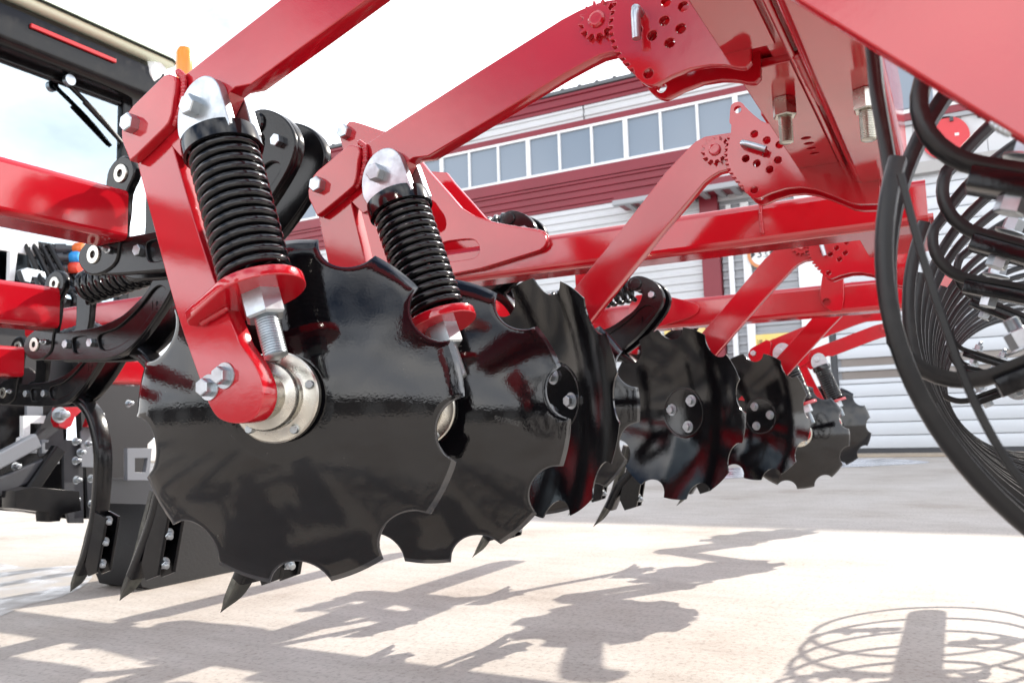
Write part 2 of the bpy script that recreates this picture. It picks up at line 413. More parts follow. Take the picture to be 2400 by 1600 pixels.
# shapes traced for the near arm, in (Y, Z) relative to its bracket bolt
PB = PX(*zA(155,610), XF-.018); PB0 = V((X1, PB.y, PB.z))
def loc(pts, X): return [(y-PB0.y, z-PB0.z) for y, z in yz(pts, X)]
LEG = loc([(330,300),(360,285),(393,300),(400,330),(445,485),(455,520),(498,649),(540,752),(552,780),(562,806),(589,844),(603,872),(613,900),(615,931),(606,963),(586,985),(554,992),(523,986),(502,971),(484,938),(464,882),(411,726),(356,520),(321,383),(312,330)], XF)
BRK = loc([zA(*p) for p in [(110,1000),(172,950),(470,660),(530,590),(560,500),(604,140),(590,85),(530,62),(475,80),(140,410),(80,490),(20,680),(25,780)]], XF-.018)
CLV = loc([zA(*p) for p in [(655,770),(630,640),(638,480),(680,330),(760,190),(860,105),(940,82),(1010,105),(1060,160),(1090,240),(1155,465),(1180,640),(950,800),(750,860)]], XF-.016)
CLVB = loc([zA(820,425)], XF-.016)[0]
SPT = loc([(519,338)], X1)[0]; SPB = loc([(604,667)], X1)[0]
HUBP = loc([(556,925)], XF)[0]
LB = loc([z8(348,915), z8(228,1005)], XF)
WELD = loc([zA(*p) for p in [(640,45),(690,110),(690,300),(650,480),(600,600)]], XF-.006)
# upper arm traced for the second arm
X2 = 1.200
PB2 = PX(749.9, 435, X2-TL/2-.018); PB20 = V((X2, PB2.y, PB2.z))
def loc2(pts, X): return [(y-PB20.y, z-PB20.z) for y, z in yz(pts, X)]
ARM = loc2([(790,440),(846,346),(902,309),(1128,164),(1318,45),(1354,26),(1390,10),(1426,1),(1475,-6),(1530,10),(1545,60),(1525,100),(1456,116),(1405,129),(1371,146),(1320,174),(1163,270),(1003,366),(969,370),(956,378),(940,410),(915,470),(850,500)], X2-TL/2)
GEAR2 = loc2([(1405,53)], X2-TL/2)[0]

def spring(name, p0, p1, R, r, turns, parent, seg=26, n=8, m=SPRM):
    F = frame_from(p1-p0, V((1,0,0))); L = (p1-p0).length; path = []
    N = int(turns*seg)
    for i in range(N+1):
        t = i/N; a = 2*math.pi*turns*t
        e = 1.4/turns; tt = t
        path.append(p0 + F @ V((R*math.cos(a), R*math.sin(a), r + (L-2*r)*tt)))
    bm = bmesh.new(); sweep(bm, path, circ(r, n)); return part(name, bm, m, parent, 60)

def sprocket(center, parent, R=.030, n=13, t=.012, X=0):
    pts = []
    for i in range(n):
        for f, rr in ((-.5,.80),(-.28,.80),(-.07,1.08),(.07,1.08),(.28,.80)):
            a = 2*math.pi*(i+f)/n; pts.append((center[0]+R*rr*math.cos(a), center[1]+R*rr*math.sin(a)))
    s = plate('sprocket', [pts], X-t, t, RED, parent, .0008)
    bm = bmesh.new(); bm_lathe(bm, [(0,0),(.0135,0),(.0138,.003),(.011,.0055),(.006,.0048),(0,.0062)], MX(V((X-t, center[0], center[1])), V((-1,0,0))), 24)
    part('weld_plug', bm, RED, s, 40)
    return s

def weld(path, r, parent, name='weld_bead', m=RED):
    bm = bmesh.new(); P = spline(path, 10)
    rings = []
    prof = circ(1, 8)
    n = len(P)
    for i, p in enumerate(P): pass
    # beads overlap like fish scales
    pts2 = []
    L = sum((P[i+1]-P[i]).length for i in range(n-1)); k = max(4, int(L/(r*.55)))
    for q in range(k):
        s = q/(k-1)*(n-1); i = min(int(s), n-2); c = P[i].lerp(P[i+1], s-i)
        res = bmesh.ops.create_icosphere(bm, subdivisions=1, radius=r*random.uniform(.85, 1.1))
        for v in res['verts']: v.co = v.co + c
    return part(name, bm, m, parent, 180)

def spring_leg(base, hubdir, scale_disc=True, spin=.2, dz=0, rot=0, arm=True, rich=True, swing=0, lift=0):
    """a sprung disc leg; base = bracket bolt centre in world"""
    O = V(base); X0 = O.x
    def T(poly): return [(y+O.y, z+O.z) for y, z in poly]
    cr_, sr_ = math.cos(rot), math.sin(rot)
    def RT(p): return (p[0]*cr_-p[1]*sr_, p[0]*sr_+p[1]*cr_)
    c2_, s2_ = math.cos(rot+swing), math.sin(rot+swing)
    def RL(p): return (p[0]*c2_-p[1]*s2_, p[0]*s2_+p[1]*c2_)
    f = X0-TL/2
    if arm:
        a = plate('disc_arm', [T(ARM)], f, TL, RED, cult, .0016)
        sprocket((GEAR2[0]+O.y, GEAR2[1]+O.z), a, X=f)
    lg = plate('disc_leg', [smooth_poly(T([RL(q) for q in LEG]), 3)], f+.001, TL-.002, RED, cult, .0016)
    bk = plate('pivot_bracket', [T(BRK)], f-.018, .018, RED, cult, .002)
    plate('bracket_plate', [T(BRK)], f+TL, .018, RED, bk, .002)
    bolt(V((f-.018, O.y, O.z)), V((-1,0,0)), .026, bk, ME_BOLTP, spin=.3)
    if rich: weld([V((f-.006, y+O.y, z+O.z)) for y, z in WELD], .0065, bk)
    cl = plate('clevis', [smooth_poly(T(CLV), 3)], f-.017, .016, ZINC, cult, .0015)
    plate('clevis_ear', [smooth_poly(T(CLV), 3)], f+TL+.001, .016, ZINC, cl, .0015)
    cb = V((f-.017, CLVB[0]+O.y, CLVB[1]+O.z)); bolt(cb, V((-1,0,0)), .028, cl, ME_BOLTP, spin=.1)
    p0 = V((X0, SPT[0]+O.y, SPT[1]+O.z)); sb = RT(SPB); p1 = V((X0, sb[0]+O.y, sb[1]+O.z)); ax = _n(p1-p0)
    s = spring('coil_spring', p0+ax*.006, p1, .0468, .0066, 14.5, cult, 26 if rich else 16, 8 if rich else 6)
    lathe('spring_cup', [(0,-.012),(.052,-.012),(.0575,-.008),(.059,.004),(.0585,.018),(.0545,.019),(.054,.006),(0,.004)], p0, ax, SPRM, s, 48)
    lathe('rod', [(0,-.01),(.016,-.01),(.016,.25),(0,.25)], p0, ax, SPRM, s, 16)
    # seat plate welded to the leg, the spring stands on it
    F = frame_from(ax, V((1,0,0)))      # x column across
    e2 = V((1,0,0)); e1 = _n(ax.cross(e2))
    if e1.y < 0: e1 = -e1
    pts = [(.066*math.cos(a), .066*math.sin(a)) for a in [rad(-110+220*i/26) for i in range(27)]]
    pts += [(-.075,.050),(-.105,.043),(-.118,.030),(-.122,.0),(-.118,-.030),(-.105,-.043),(-.075,-.050)]
    me = outline_mesh([pts], .016, .002)
    B = Matrix((-e1, e2, ax)).transposed()
    if B.determinant() < 0: B = Matrix((-e1, -e2, ax)).transposed()
    for v in me.vertices: v.co = (p1 + ax*.008) + B @ v.co
    me.materials.clear(); me.materials.append(RED); me.shade_smooth(); me.set_sharp_from_angle(angle=rad(35))
    seat = link('spring_seat', me, cult)
    bolt(p1+ax*.016, ax, .052, seat, ME_STUDL, 'nut', .25)
    weld([p1+ax*.018+e1*t+V((-.020,0,0)) for t in (.05,.06,.075,.09,.1)], .006, seat)
    # hub and disc
    nrm = hubdir
    hp = RL(HUBP); boss = V((X0+TL/2, hp[0]+O.y, hp[1]+O.z+lift))
    dc = hub(boss, nrm, lg)
    for y, z in [RL(q) for q in LB]: bolt(V((f+.001, y+O.y, z+O.z)), V((-1,0,0)), .0225, lg, spin=.5)
    disc(dc+V((0,0,-.016)), nrm, spin, cult, 'hub')
    return dc
A20 = rad(20)
NA = V((-math.cos(A20), -math.sin(A20), 0)); NB = V((-math.cos(rad(22)), math.sin(rad(22)), 0))
spring_leg(PB0, NA, spin=.55)
_t2 = loc2([(1046,772)], X2)[0]
ROT2 = math.atan2(_t2[1], _t2[0]) - math.atan2(SPB[1], SPB[0])
spring_leg(PB20, NA, spin=.15, rot=ROT2, swing=.13, lift=.030)

# raised part number on the second disc
def on_disc(u, v, M):
    Mi = M.inverted(); d = ray(u, v).normalized(); lo_, hi_ = .6, 3.0
    for _ in range(60):
        t = (lo_+hi_)/2; q = Mi @ (CPOS+d*t); zc = -(q.x*q.x+q.y*q.y)/(2*.62)
        if q.z > zc: lo_ = t
        else: hi_ = t
    q = Mi @ (CPOS+d*lo_); n_ = M.to_3x3() @ V((q.x/.62, q.y/.62, 1)).normalized()
    return CPOS+d*lo_, n_
_d2 = [o for o in bpy.data.objects if o.name.startswith('disc') and o.data is ME_DISC][1]; _M2 = WM[_d2.name]
pa, na = on_disc(1158, 978, _M2); pb, nb = on_disc(1218, 994, _M2)
ex = (pb-pa).normalized(); ey_ = na.cross(ex).normalized()
LETTER_M = Matrix.Translation((pa+pb)/2 - na*.0004) @ Matrix((ex, ey_, na)).transposed().to_4x4()
def text_obj(name, s, size, M, m, parent, align='CENTER'):
    cu = bpy.data.curves.new('txt', 'FONT'); cu.body = s; cu.size = size; cu.align_x = align; cu.align_y = 'CENTER'; cu.extrude = .0012 if size < .05 else .002
    o = bpy.data.objects.new('txt', cu); COL.objects.link(o)
    me = bpy.data.meshes.new_from_object(o.evaluated_get(bpy.context.evaluated_depsgraph_get()))
    bpy.data.objects.remove(o); bpy.data.curves.remove(cu)
    me.transform(M); me.materials.clear(); me.materials.append(m)
    return link(name, me, parent)
text_obj('lettering', '90179052', .0125, LETTER_M, RIMM, _d2)

# ---- quadrant plates that hold the arms ------------------------------------
def zD(x, y): return (1620+.17007*x, 220+.17007*y)
X3 = 1.830
QX = X3-.040
q0 = PX(*zD(870,1325), QX)
def locq(pts): return [(y-q0.y, z-q0.z) for y, z in yz(pts, QX)]
def teeth(a, b, n, amp):
    """toothed edge between two points, bulging like an arc"""
    o = []; a = V(a); b = V(b); d = b-a; nn = V((-d.y, d.x)); nn.normalize()
    for i in range(n):
        for f, h in ((0,0),(.22,0),(.38,1),(.72,1),(.88,0)):
            t = (i+f)/n; bulge = math.sin(t*math.pi)*.020
            o.append(tuple(a + d*t + nn*(bulge+h*amp)))
    return o
_l = locq([zD(*p) for p in [(545,540),(715,1270)]])
_up = locq([zD(*p) for p in [(735,1340),(790,1395),(850,1430),(905,1442),(950,1428),(1100,1360),(1300,1300),(1500,1282),(1700,1310),(1900,1380),(2080,1450),(2210,1505),(2330,1520),(2600,1510),(2600,1050),(2400,600),(2000,300),(1500,200),(1230,330),(1200,418),(1050,408),(960,370),(860,290),(745,180),(715,140),(680,113),(640,108),(590,120),(550,155),(538,200),(524,375),(527,400),(552,428)]])
QUAD = teeth(_l[0], _l[1], 11, .007)
_c = V((0,0))
_up2 = locq([zD(*p) for p in [(735,1340),(790,1395),(850,1430),(905,1442),(950,1428),(1100,1360),(1300,1300),(1500,1282),(1650,1295),(1780,1330),(1850,1330),(1900,1280),(1900,250),(1500,200),(1230,330),(1200,418),(1050,408),(960,370),(860,290),(745,180),(715,140),(680,113),(640,108),(590,120),(550,155),(538,200),(524,375),(527,400),(552,428)]])
QUADS = QUAD + _up2
QUAD = QUAD + _up
QH = [c for c in locq([zD(*p) for p in [(870,555),(1042,640),(1218,700),(1027,825),(752,893),(905,957),(1195,912),(1083,1043),(640,220)]])] + [(0,0)]
def quadrant(base, parent=cult, gap=.062, pin=None, shape=QUAD):
    ys, zs = base.y, base.z
    poly = [(y+ys, z+zs) for y, z in shape]
    holes = [circle2((y+ys, z+zs), .0078, 20) for y, z in QH]
    q = plate('quadrant_plate', [poly]+holes, base.x, .014, RED, parent, .0012)
    plate('back_plate', [poly]+holes, base.x+gap, .014, RED, q, .0012)
    bm = bmesh.new(); ua, ub = pin
    p = PX(*ua, base.x-.010); d = PX(*ub, base.x-.022)-PX(*ua, base.x-.022); L = d.length; d.normalize(); p.x = base.x
    path = [p+V((.06,0,0)), p+V((-.012,0,0)), p+V((-.019,0,0))+d*.004, p+V((-.022,0,0))+d*.012, p+V((-.022,0,0))+d*L]
    sweep(bm, spline(path, 5), circ(.0072, 12)); part('locking_pin', bm, ZINC, q, 40)
    return q
qp3 = quadrant(q0, pin=((1743,338),(1798,354)))
q2 = PX(1519.8, 172.6, X2-.040); quadrant(q2, pin=((1495,26),(1499,99)), shape=QUADS)
X4 = 2.77
q4 = PX(1941.9, 639.5, X4-.040); quadrant(q4, pin=((1925,570),(1934,601)))

# ---- straight disc arms (hollow side of the disc faces the yard) -----------
g3 = PX(1678.7, 354.4, X3-TL/2); G30 = V((X3, g3.y, g3.z))
BARM = [(y-g3.y, z-g3.z) for y, z in yz([(1200,855),(1317,712),(1421,583),(1560,404),(1613,348),(1630,332),(1653,320),(1712,311),(1760,318),(1770,360),(1750,392),(1717,395),(1686,402),(1667,413),(1650,427),(1560,532),(1470,642),(1376,760),(1290,870)], X3-TL/2)]
def rigid_arm(G, dcen, nrm, spin, rich=True):
    f = G.x-TL/2
    a = plate('disc_arm', [[(y+G.y, z+G.z) for y, z in BARM]], f, TL, RED, cult, .0016)
    sprocket((G.y, G.z), a, X=f, R=.030)
    d = disc(dcen, nrm, spin, cult, 'bolts')
    # hub behind the disc, towards the arm
    lathe('hub', [(0,-.085),(.036,-.085),(.036,-.04),(.052,-.038),(.052,-.02),(.070,-.018),(.070,-.006),(0,-.006)], dcen, nrm, STEEL, d, 40)
    return d
def DC(u, v, z_): return CPOS + RW @ (V(((u-1200)/FPX, (v-800)/FPX, 1))*z_)
rigid_arm(G30, DC(1316,928,1.97), V((-math.cos(rad(27)), math.sin(rad(27)), -.05)).normalized(), .4)
g4 = PX(1878.9, 577.3, X4-TL/2); rigid_arm(V((X4, g4.y, g4.z)), DC(1607,966,2.74), NB, .9)
X5 = 3.83
g5 = PX(2010, 680, X5-TL/2); rigid_arm(V((X5, g5.y, g5.z)), DC(1785,974,3.7), NB, .25)
# far sprung legs of the other side
b6 = PX(1768, 828, 4.50); spring_leg(V((4.515, b6.y, b6.z)), NA, spin=.3, rich=False)
b7 = PX(1866, 846, 5.85); spring_leg(V((5.865, b7.y, b7.z)), NA, spin=.7, rich=False)
# disc half hidden behind the edge-on one
disc(DC(1245,955,2.14), NA, .35, cult, 'hub')

# ---- beams -----------------------------------------------------------------
def toolbar(y, zt, x1, h, x0=-.6):
    return beam('toolbar', V((x0, y+h/2, zt-h/2)), V((x1, y+h/2, zt-h/2)), h, h, .014, RED, cult)
# three cross bars carrying the tines, each ends where its clamp sits
TB = [(1.55,1.219,1.150,.112),(2.25,1.121,1.455,.118),(3.05,1.035,1.84,.112)]
for y, zt, x1, h in TB: toolbar(y, zt, x1, h)
# the same bars go on through the centre section
for y, zt, h in ((1.50,1.170,.11),(2.25,1.09,.11),(3.05,1.02,.11)):
    toolbar(y, zt, 3.44, h, 2.18); toolbar(y, zt, 5.3, h, 3.58)
# long beams of the centre frame
def ltop(u, v, X): return PX(u, v, X).z
XL1 = 2.05; zt1 = PX(1500,520,XL1).z+.004
beam('frame_beam', V((XL1+.06, 3.4, zt1-.052)), V((XL1+.06, .03, zt1-.052)), .12, .104, .018, RED, cult)
XL2 = 3.45; zt2 = PX(1700,690,XL2).z
beam('frame_beam', V((XL2+.06, 3.4, zt2-.06)), V((XL2+.06, -.02, zt2-.06)), .12, .12, .018, RED, cult)
# gusset with a slot on the first long beam
gp = yz([(880,420),(930,372),(984,375),(1004,401),(1047,449),(1079,486),(1112,506),(1155,521),(1209,532),(1266,542),(1278,553),(1281,566),(1275,578),(1265,586),(1200,606),(1125,629),(1060,642),(980,650),(900,655),(850,600),(850,500)], XL1-.022)
slot = yz([(1050,565),(1100,560),(1118,568),(1124,585),(1117,600),(1100,607),(1050,613),(1034,607),(1029,590),(1034,572)], XL1-.022)
cut = yz([(1012,470),(1030,490),(1043,510),(1045,530),(1035,543),(1000,547),(960,530),(950,500),(975,475)], XL1-.022)
gs = plate('gusset', [gp, smooth_poly(slot, 3), smooth_poly(cut, 3)], XL1-.022, .020, RED, cult, .002)
plate('back_plate', [gp], XL1+.124, .016, RED, gs, .002)
weld([V((XL1-.003, y, z)) for y, z in yz([(1155,524),(1209,534),(1266,543),(1281,554),(1284,566),(1276,580),(1200,608),(1125,631)], XL1-.003)], .006, gs)
# lug behind the second arm
lg_ = yz([(795,320),(800,305),(812,292),(828,285),(902,309),(960,330),(960,420),(830,430)], 1.42)
lug = plate('pivot_lug', [smooth_poly(lg_, 3, keep=(4,5,6,7))], 1.42, .022, RED, cult, .0018)
bolt(PX(812, 311, 1.42), V((-1,0,0)), .028, lug, ME_BOLTP, spin=.2)
# lug on the second long beam
lp = yz([(1941,560),(1975,560),(1978,700),(1972,728),(1950,730),(1928,715),(1921,690),(1925,660)], XL2-.02)
lh = circle2(yz([(1937,708)], XL2-.02)[0], .018, 20)
plate('beam_lug', [lp, lh], XL2-.02, .018, RED, cult, .0018)
gp2 = yz([(1480,700),(1530,690),(1590,700),(1632,712),(1638,722),(1630,735),(1590,752),(1480,775)], XL2-.016)
plate('gusset', [smooth_poly(gp2, 3)], XL2-.016, .014, RED, cult, .002)
p6 = yz([(1345,610),(1378,600),(1380,690),(1350,690)], 2.9); plate('beam_lug', [p6], 2.9, .02, RED, cult, .0018)

# rear cross beam: bolted strip with holes, hanging bolts
Zb = PX(2015,443,X3).z; Yb = .155
box('rear_beam', (.35, .055, Zb), (X3+.02, Yb, Zb+.20), RED, cult, .016)
Zs = PX(1890,385,X3-.03).z-.01
def xyplate(name, polys, z0, t, m, parent, bev=.0015):
    me = outline_mesh(polys, t, bev)
    for v in me.vertices: v.co = V((v.co.x, v.co.y, v.co.z+z0+t/2))
    me.materials.clear(); me.materials.append(m); me.shade_smooth(); me.set_sharp_from_angle(angle=rad(35))
    return link(name, me, parent)
sp_holes = []
for (u, v) in ((1889,324),(1896,336.5),(1902,348.5),(1909,360)):
    c = PZ(u, v, Zs); sp_holes.append(circle2((c.x, c.y), .0085, 18))
st = xyplate('bolted_strip', [[(1.235,.182),(1.235,.262),(1.785,.262),(1.80,.254),(1.80,.190),(1.79,.182)]]+sp_holes, Zs, .014, RED, cult)
st2 = xyplate('bolted_strip', [[(.35,.190),(.35,.262),(1.165,.262),(1.165,.190)]], Zs, .014, RED, cult)
box('strip_beam', (.35,.20,Zs+.02), (1.80,.258,Zs+.19), RED, cult, .006)
box('web_plate', (.35,.150,Zs+.012), (1.84,.206,Zs+.05), RED, cult)
box('edge_rail', (.35,.168,Zs-.012), (1.84,.178,Zs+.05), RED, cult, .003)
bolt(PZ(1837,232,Zs)+V((0,0,-.001)), V((0,0,-1)), .034, st, ME_STUDS, 'nut', .2)
bolt(PZ(2028,212,Zb)+V((0,0,-.001)), V((0,0,-1)), .034, st, ME_STUDS, 'nut', .5)
weld([V((x, .166, Zs-.006+.004*math.sin(x*9))) for x in (1.20,1.27,1.34,1.41)], .008, st)
box('hose_clip', (1.86,.30,1.365), (1.93,.345,1.41), RED, cult, .004)
# sloping side plate close to the lens, end plate of the roller frame
Xp = .62
sp = [(p.y, p.z) for p in (PX(u, v, Xp) for u, v in [(1700,-110),(1872,0),(2400,325),(2760,548),(3050,640),(3300,300),(2900,-500),(2200,-700)])]
side = plate('side_plate', [sp], Xp, .014, RED, cult, .0015)
weld([V((Xp+.008, *q)) for q in yz([(2330,290),(2345,300),(2362,308)], Xp+.008)], .004, side, m=ZINC)
# underside shelf beyond the first long beam
shelf = xyplate('frame_shelf', [[(2.18,.02),(2.18,.20),(2.62,.20),(2.62,.02)]], zt1-.066, .012, RED, cult)

# ---- spring tines ------------------------------------------------------------
CAST = [(.030,.012),(.034,-.020),(.005,-.040),(-.053,-.049),(-.211,-.059),(-.300,-.062),(-.361,-.057),(-.410,-.040),(-.455,-.012),(-.500,.025),(-.545,.070),(-.573,.105),(-.586,.140),(-.580,.170),(-.560,.198),(-.530,.219),(-.495,.231),(-.466,.226),(-.452,.206),(-.460,.186),(-.482,.176),(-.502,.178),(-.507,.160),(-.496,.132),(-.470,.104),(-.435,.082),(-.400,.062),(-.358,.046),(-.266,.029),(-.123,.027),(-.03,.034),(.012,.034)]
POCK = [[(-.17,.006),(-.225,.006),(-.232,-.012),(-.222,-.036),(-.180,-.036),(-.168,-.018)],
        [(-.285,.006),(-.350,.018),(-.400,.040),(-.440,.064),(-.470,.086),(-.500,.110),(-.528,.118),(-.548,.100),(-.500,.052),(-.455,.014),(-.405,-.016),(-.350,-.034),(-.300,-.036),(-.280,-.016)]]
CLAMP = [(-.035,.150),(-.050,.185),(-.085,.205),(-.118,.195),(-.128,.165),(-.105,.130),(-.095,.060),(-.080,.030),(-.040,.020),(.0,.038),(.034,.022),(.036,-.018),(.004,-.038),(-.030,-.030),(-.040,.0),(-.030,.040)]
CLAMPB = [(.048,.020),(.055,-.012),(.02,-.042),(-.030,-.045),(-.075,-.025),(-.085,.020),(-.100,.075),(-.105,.125),(-.128,.160),(-.120,.195),(-.088,.210),(-.050,.195),(-.034,.160),(-.032,.060),(.0,.045)]
def tine(piv, tip, X, rich=True, lower=None, beamside=True):
    """tine with cast arms, return spring, shank and point; piv, tip: world (Y, Z)"""
    oy, oz = piv
    def T(p): return [(y+oy, z+oz) for y, z in p]
    t = plate('tine_arm', [smooth_poly(T(CAST), 3)], X-.050, .022, BLK, cult, .004)
    plate('tine_arm_plate', [smooth_poly(T(CAST), 3)], X+.028, .022, BLK, t, .004)
    # raised border: a second, thinner outline with the pockets left open
    plate('rib', [smooth_poly(T(CAST), 3)]+[smooth_poly(T(p), 4) for p in POCK], X-.057, .010, BLK, t, .0025)
    for y, z in ((-.150,-.010),(-.258,-.014),(-.545,.155)):
        bolt(V((X-.057, y+oy, z+oz)), V((-1,0,0)), .022, t, ME_BOLTP)
    pin = V((X-.050, -.486+oy, .203+oz)); lathe('pin', [(0,0),(.022,0),(.022,.011),(.019,.014),(0,.014)], pin, V((-1,0,0)), BLK, t, 24)
    # letter cast into the arm
    ly, lz = -.50+oy, .062+oz
    bmL = bmesh.new(); bm_box(bmL, (X-.0575, ly, lz+.006), (.002,.004,.026)); bm_box(bmL, (X-.0575, ly-.009, lz-.005), (.002,.018,.004)); part('letter', bmL, BLK, t)
    c = plate('clamp', [smooth_poly(T(CLAMPB), 3)], X-.062, .020, BLK, cult, .004)
    plate('clamp_plate', [smooth_poly(T(CLAMPB), 3)], X+.040, .020, BLK, c, .004)
    for (y, z) in ((0,0),(-.086,.170)):
        lathe('bushing', [(.009,0),(.009,.004),(.020,.004),(.021,.002),(.021,-.01)], V((X-.062, y+oy, z+oz)), V((-1,0,0)), STEEL, c, 28)
    p = V((X-.062, -.052+oy, .003+oz)); lathe('grease_nipple', [(0,0),(.008,0),(.008,.008),(.005,.010),(.006,.016),(.003,.022),(0,.022)], p, V((-1,-.3,0)), ZINC, c, 14)
    # return spring from clamp top to the hook of the arm
    a = V((X, -.13+oy, .160+oz)); b = V((X, -.465+oy, .195+oz))
    spring('coil_spring', a, b, .042, .0095, 11, cult, 18 if rich else 14, 8 if rich else 6)
    # shank, shin and point
    S0 = V((X, -.30+oy, -.02+oz)); TP = V((X, tip[0], tip[1]))
    d = S0-TP
    path = [V((X, -.18+oy, -.015+oz)), V((X, -.34+oy, -.03+oz)), V((X, -.450+oy, -.09+oz)), V((X, -.505+oy, -.21+oz)), V((X, -.510+oy, -.33+oz))]
    ey, ez = tip
    path += [V((X, (path[-1].y+ey-.12)/2-.012, (path[-1].z+ez+.12)/2)), V((X, ey-.130, ez+.155)), V((X, ey-.085, ez+.075))]
    P = spline(path, 8)
    bm = bmesh.new(); sweep(bm, P, rrect(.030, .060, .006, 2), up=V((1,0,0))); sh = part('shank', bm, BLK, cult, 40)
    # shin: curved plate in front of the shank, with a side plate and stud nuts
    e = V((X, ey, ez))
    sp_ = spline([e+V((0,-.160,.300)), e+V((0,-.135,.215)), e+V((0,-.105,.125)), e+V((0,-.055,.045)), e+V((0,-.012,.004))], 5)
    wd = [.030,.031,.032,.033,.034,.035,.036,.036,.037,.037,.037,.036,.035,.034,.032,.029,.025,.019,.012,.006,.001]
    bm = bmesh.new(); rows = []
    for i, q in enumerate(sp_):
        wdt = .74*wd[min(i, len(wd)-1)]; n_ = V((0,1,.45)).normalized()
        rows.append([bm.verts.new(q+V((sx*wdt,0,0))+n_*(.020-.010*abs(sx)**2)*min(1,wdt/.03)) for sx in (-1,-.5,0,.5,1)] + [bm.verts.new(q+V((sx*wdt,0,0))+n_*(.004-.010*abs(sx)**2)*min(1,wdt/.03)) for sx in (1,.5,0,-.5,-1)])
    for A, B in zip(rows, rows[1:]):
        for j in range(10): bm.faces.new((A[j], A[(j+1)%10], B[(j+1)%10], B[j]))
    bm.faces.new(rows[0]); bm.faces.new(rows[-1])
    part('point', bm, WORN, sh, 50)
    wp = [(-.178,.292),(-.238,.272),(-.232,.240),(-.196,.085),(-.150,.070),(-.132,.110),(-.160,.210)]
    for sx, nm in ((-.028,'wing_plate'),(.020,'wing_plate')):
        wq = plate(nm, [[(y+ey, z+ez) for y, z in wp]], X+sx, .010, BLK, sh, .0015)
    for y, z in ((-.218,.262),(-.203,.190),(-.190,.115)):
        bolt(V((X-.010, y+ey-.006, z+ez)), V((-.3,-.9,-.3)), .019, sh, ME_STUD, 'nut')
    return t
t1p = PX(265,605,1.2); t1t = PX(493,1442,1.2); tine((t1p.y, t1p.z), (t1t.y, t1t.z), 1.215)
t2p = PX(118,810,1.5); t2t = PX(262,1412,1.5); tine((t2p.y, t2p.z), (t2t.y, t2t.z), 1.515)
t3p = PX(36,921,1.9); t3t = PX(150,1390,1.9); tine((t3p.y, t3p.z), (t3t.y, t3t.z), 1.915)
h4 = PX(1492,665,2.85); t4t = PX(1395,1233,2.95); tine((h4.y+.486, h4.z-.203), (t4t.y, t4t.z), 2.90)
h5 = PX(1212,520,2.55); t5t = PX(1100,1308,2.55); tine((h5.y+.486, h5.z-.203), (t5t.y, t5t.z), 2.55)
t6t = PX(1325,1210,3.6); tine((t6t.y+.40, t6t.z+.84), (t6t.y, t6t.z), 3.6, False)
t7t = PX(1580,1187,4.3); tine((t7t.y+.40, t7t.z+.84), (t7t.y, t7t.z), 4.3, False)
t8t = PX(1118,1250,3.0); tine((t8t.y+.40, t8t.z+.84), (t8t.y, t8t.z), 3.0, False)

# ---- hoop roller ---------------------------------------------------------------
RC = V((0, -.240, .800)); RR = .284
roller = link('roller', mesh_from((lambda b: (bm_lathe(b, [(0,0),(.055,0),(.055,3.75),(0,3.75)], MX(V((.62, RC.y, RC.z)), V((1,0,0))), 28), b)[1])(bmesh.new()), HOOPM, 40, 'axle'), cult)
def hoop_me():
    """a hoop in a plane x=0 about the axle: radial leg, bend, almost full circle, free end"""
    prof = []; wv, hv = .0095, .0095                      # half-round section: round outside, flat inside
    for i in range(9):
        a = math.pi*i/8; prof.append((wv*math.cos(a), hv*math.sin(a)))
    prof += [(-wv,-.005),(wv,-.005)]
    path = []; rb = .060
    def pt(r, a): return V((0, r*math.cos(a), r*math.sin(a)))
    for r in (.07, .12, .17, RR-rb): path.append(pt(r, 0))
    c = V((0, RR-rb, rb))
    for i in range(1, 9):
        b = math.pi/2*i/8; path.append(c + V((0, rb*math.sin(b), -rb*math.cos(b))))
    a1 = math.atan2(rb, RR)
    for i in range(1, 100): path.append(pt(RR+.004*(1-i/99), a1 + rad(347)*i/99))
    bm = bmesh.new(); sweep2(bm, path, prof); return mesh_from(bm, HOOPM, 50, 'hoop')
def sweep2(bm, path, prof):
    """section keeps its 'b' axis in the hoop plane, pointing outwards"""
    rings = []; n = len(path)
    for i, p in enumerate(path):
        t = path[min(i+1, n-1)]-path[max(i-1, 0)]; t.normalize()
        N = t.cross(V((1,0,0)))
        rings.append([bm.verts.new(p + V((1,0,0))*a + N*b) for a, b in prof])
    k = len(prof)
    for A, B in zip(rings, rings[1:]):
        for j in range(k): bm.faces.new((A[j], A[(j+1)%k], B[(j+1)%k], B[j]))
    bm.faces.new(rings[0]); bm.faces.new(rings[-1])
ME_HOOP = hoop_me()
def bar_me():
    bm = bmesh.new(); bm_box(bm, (0,.145,0), (.034,.170,.017), None, .0015); return mesh_from(bm, [BLK], 40, 'bar')
ME_BAR = bar_me()
NH = 19
LEGS = [22, -21, 27, 20, 24, -26, 30, 18]
for i in range(NH):
    x = .745 + .188*i - (.09 if i == 1 else 0)
    M = Matrix.Translation(V((x, RC.y, RC.z))) @ Matrix.Rotation(rad(LEGS[i % 8])+random.uniform(-.03,.03) + (0 if i < 3 else rad(115)*(i % 3)), 4, 'X')
    h_ = link('hoop', ME_HOOP, roller, M)
    for extra in ((0, 120, 240) if i < 3 else (0,)):
        Mb = M @ Matrix.Rotation(rad(extra), 4, 'X') @ Matrix.Translation(V((0,0,-.0135)))
        up_ = (Mb.to_3x3() @ V((0,0,1)))
        link('bar', ME_BAR, roller, Mb)
        for r in (.195, .125):
            if extra == 0: bolt(Mb @ V((0, r, .0225)), up_, .020, roller, ME_STUD, 'nut')
            bolt(Mb @ V((0, r, -.0085)), -up_, .020, roller, ME_BOLTP)
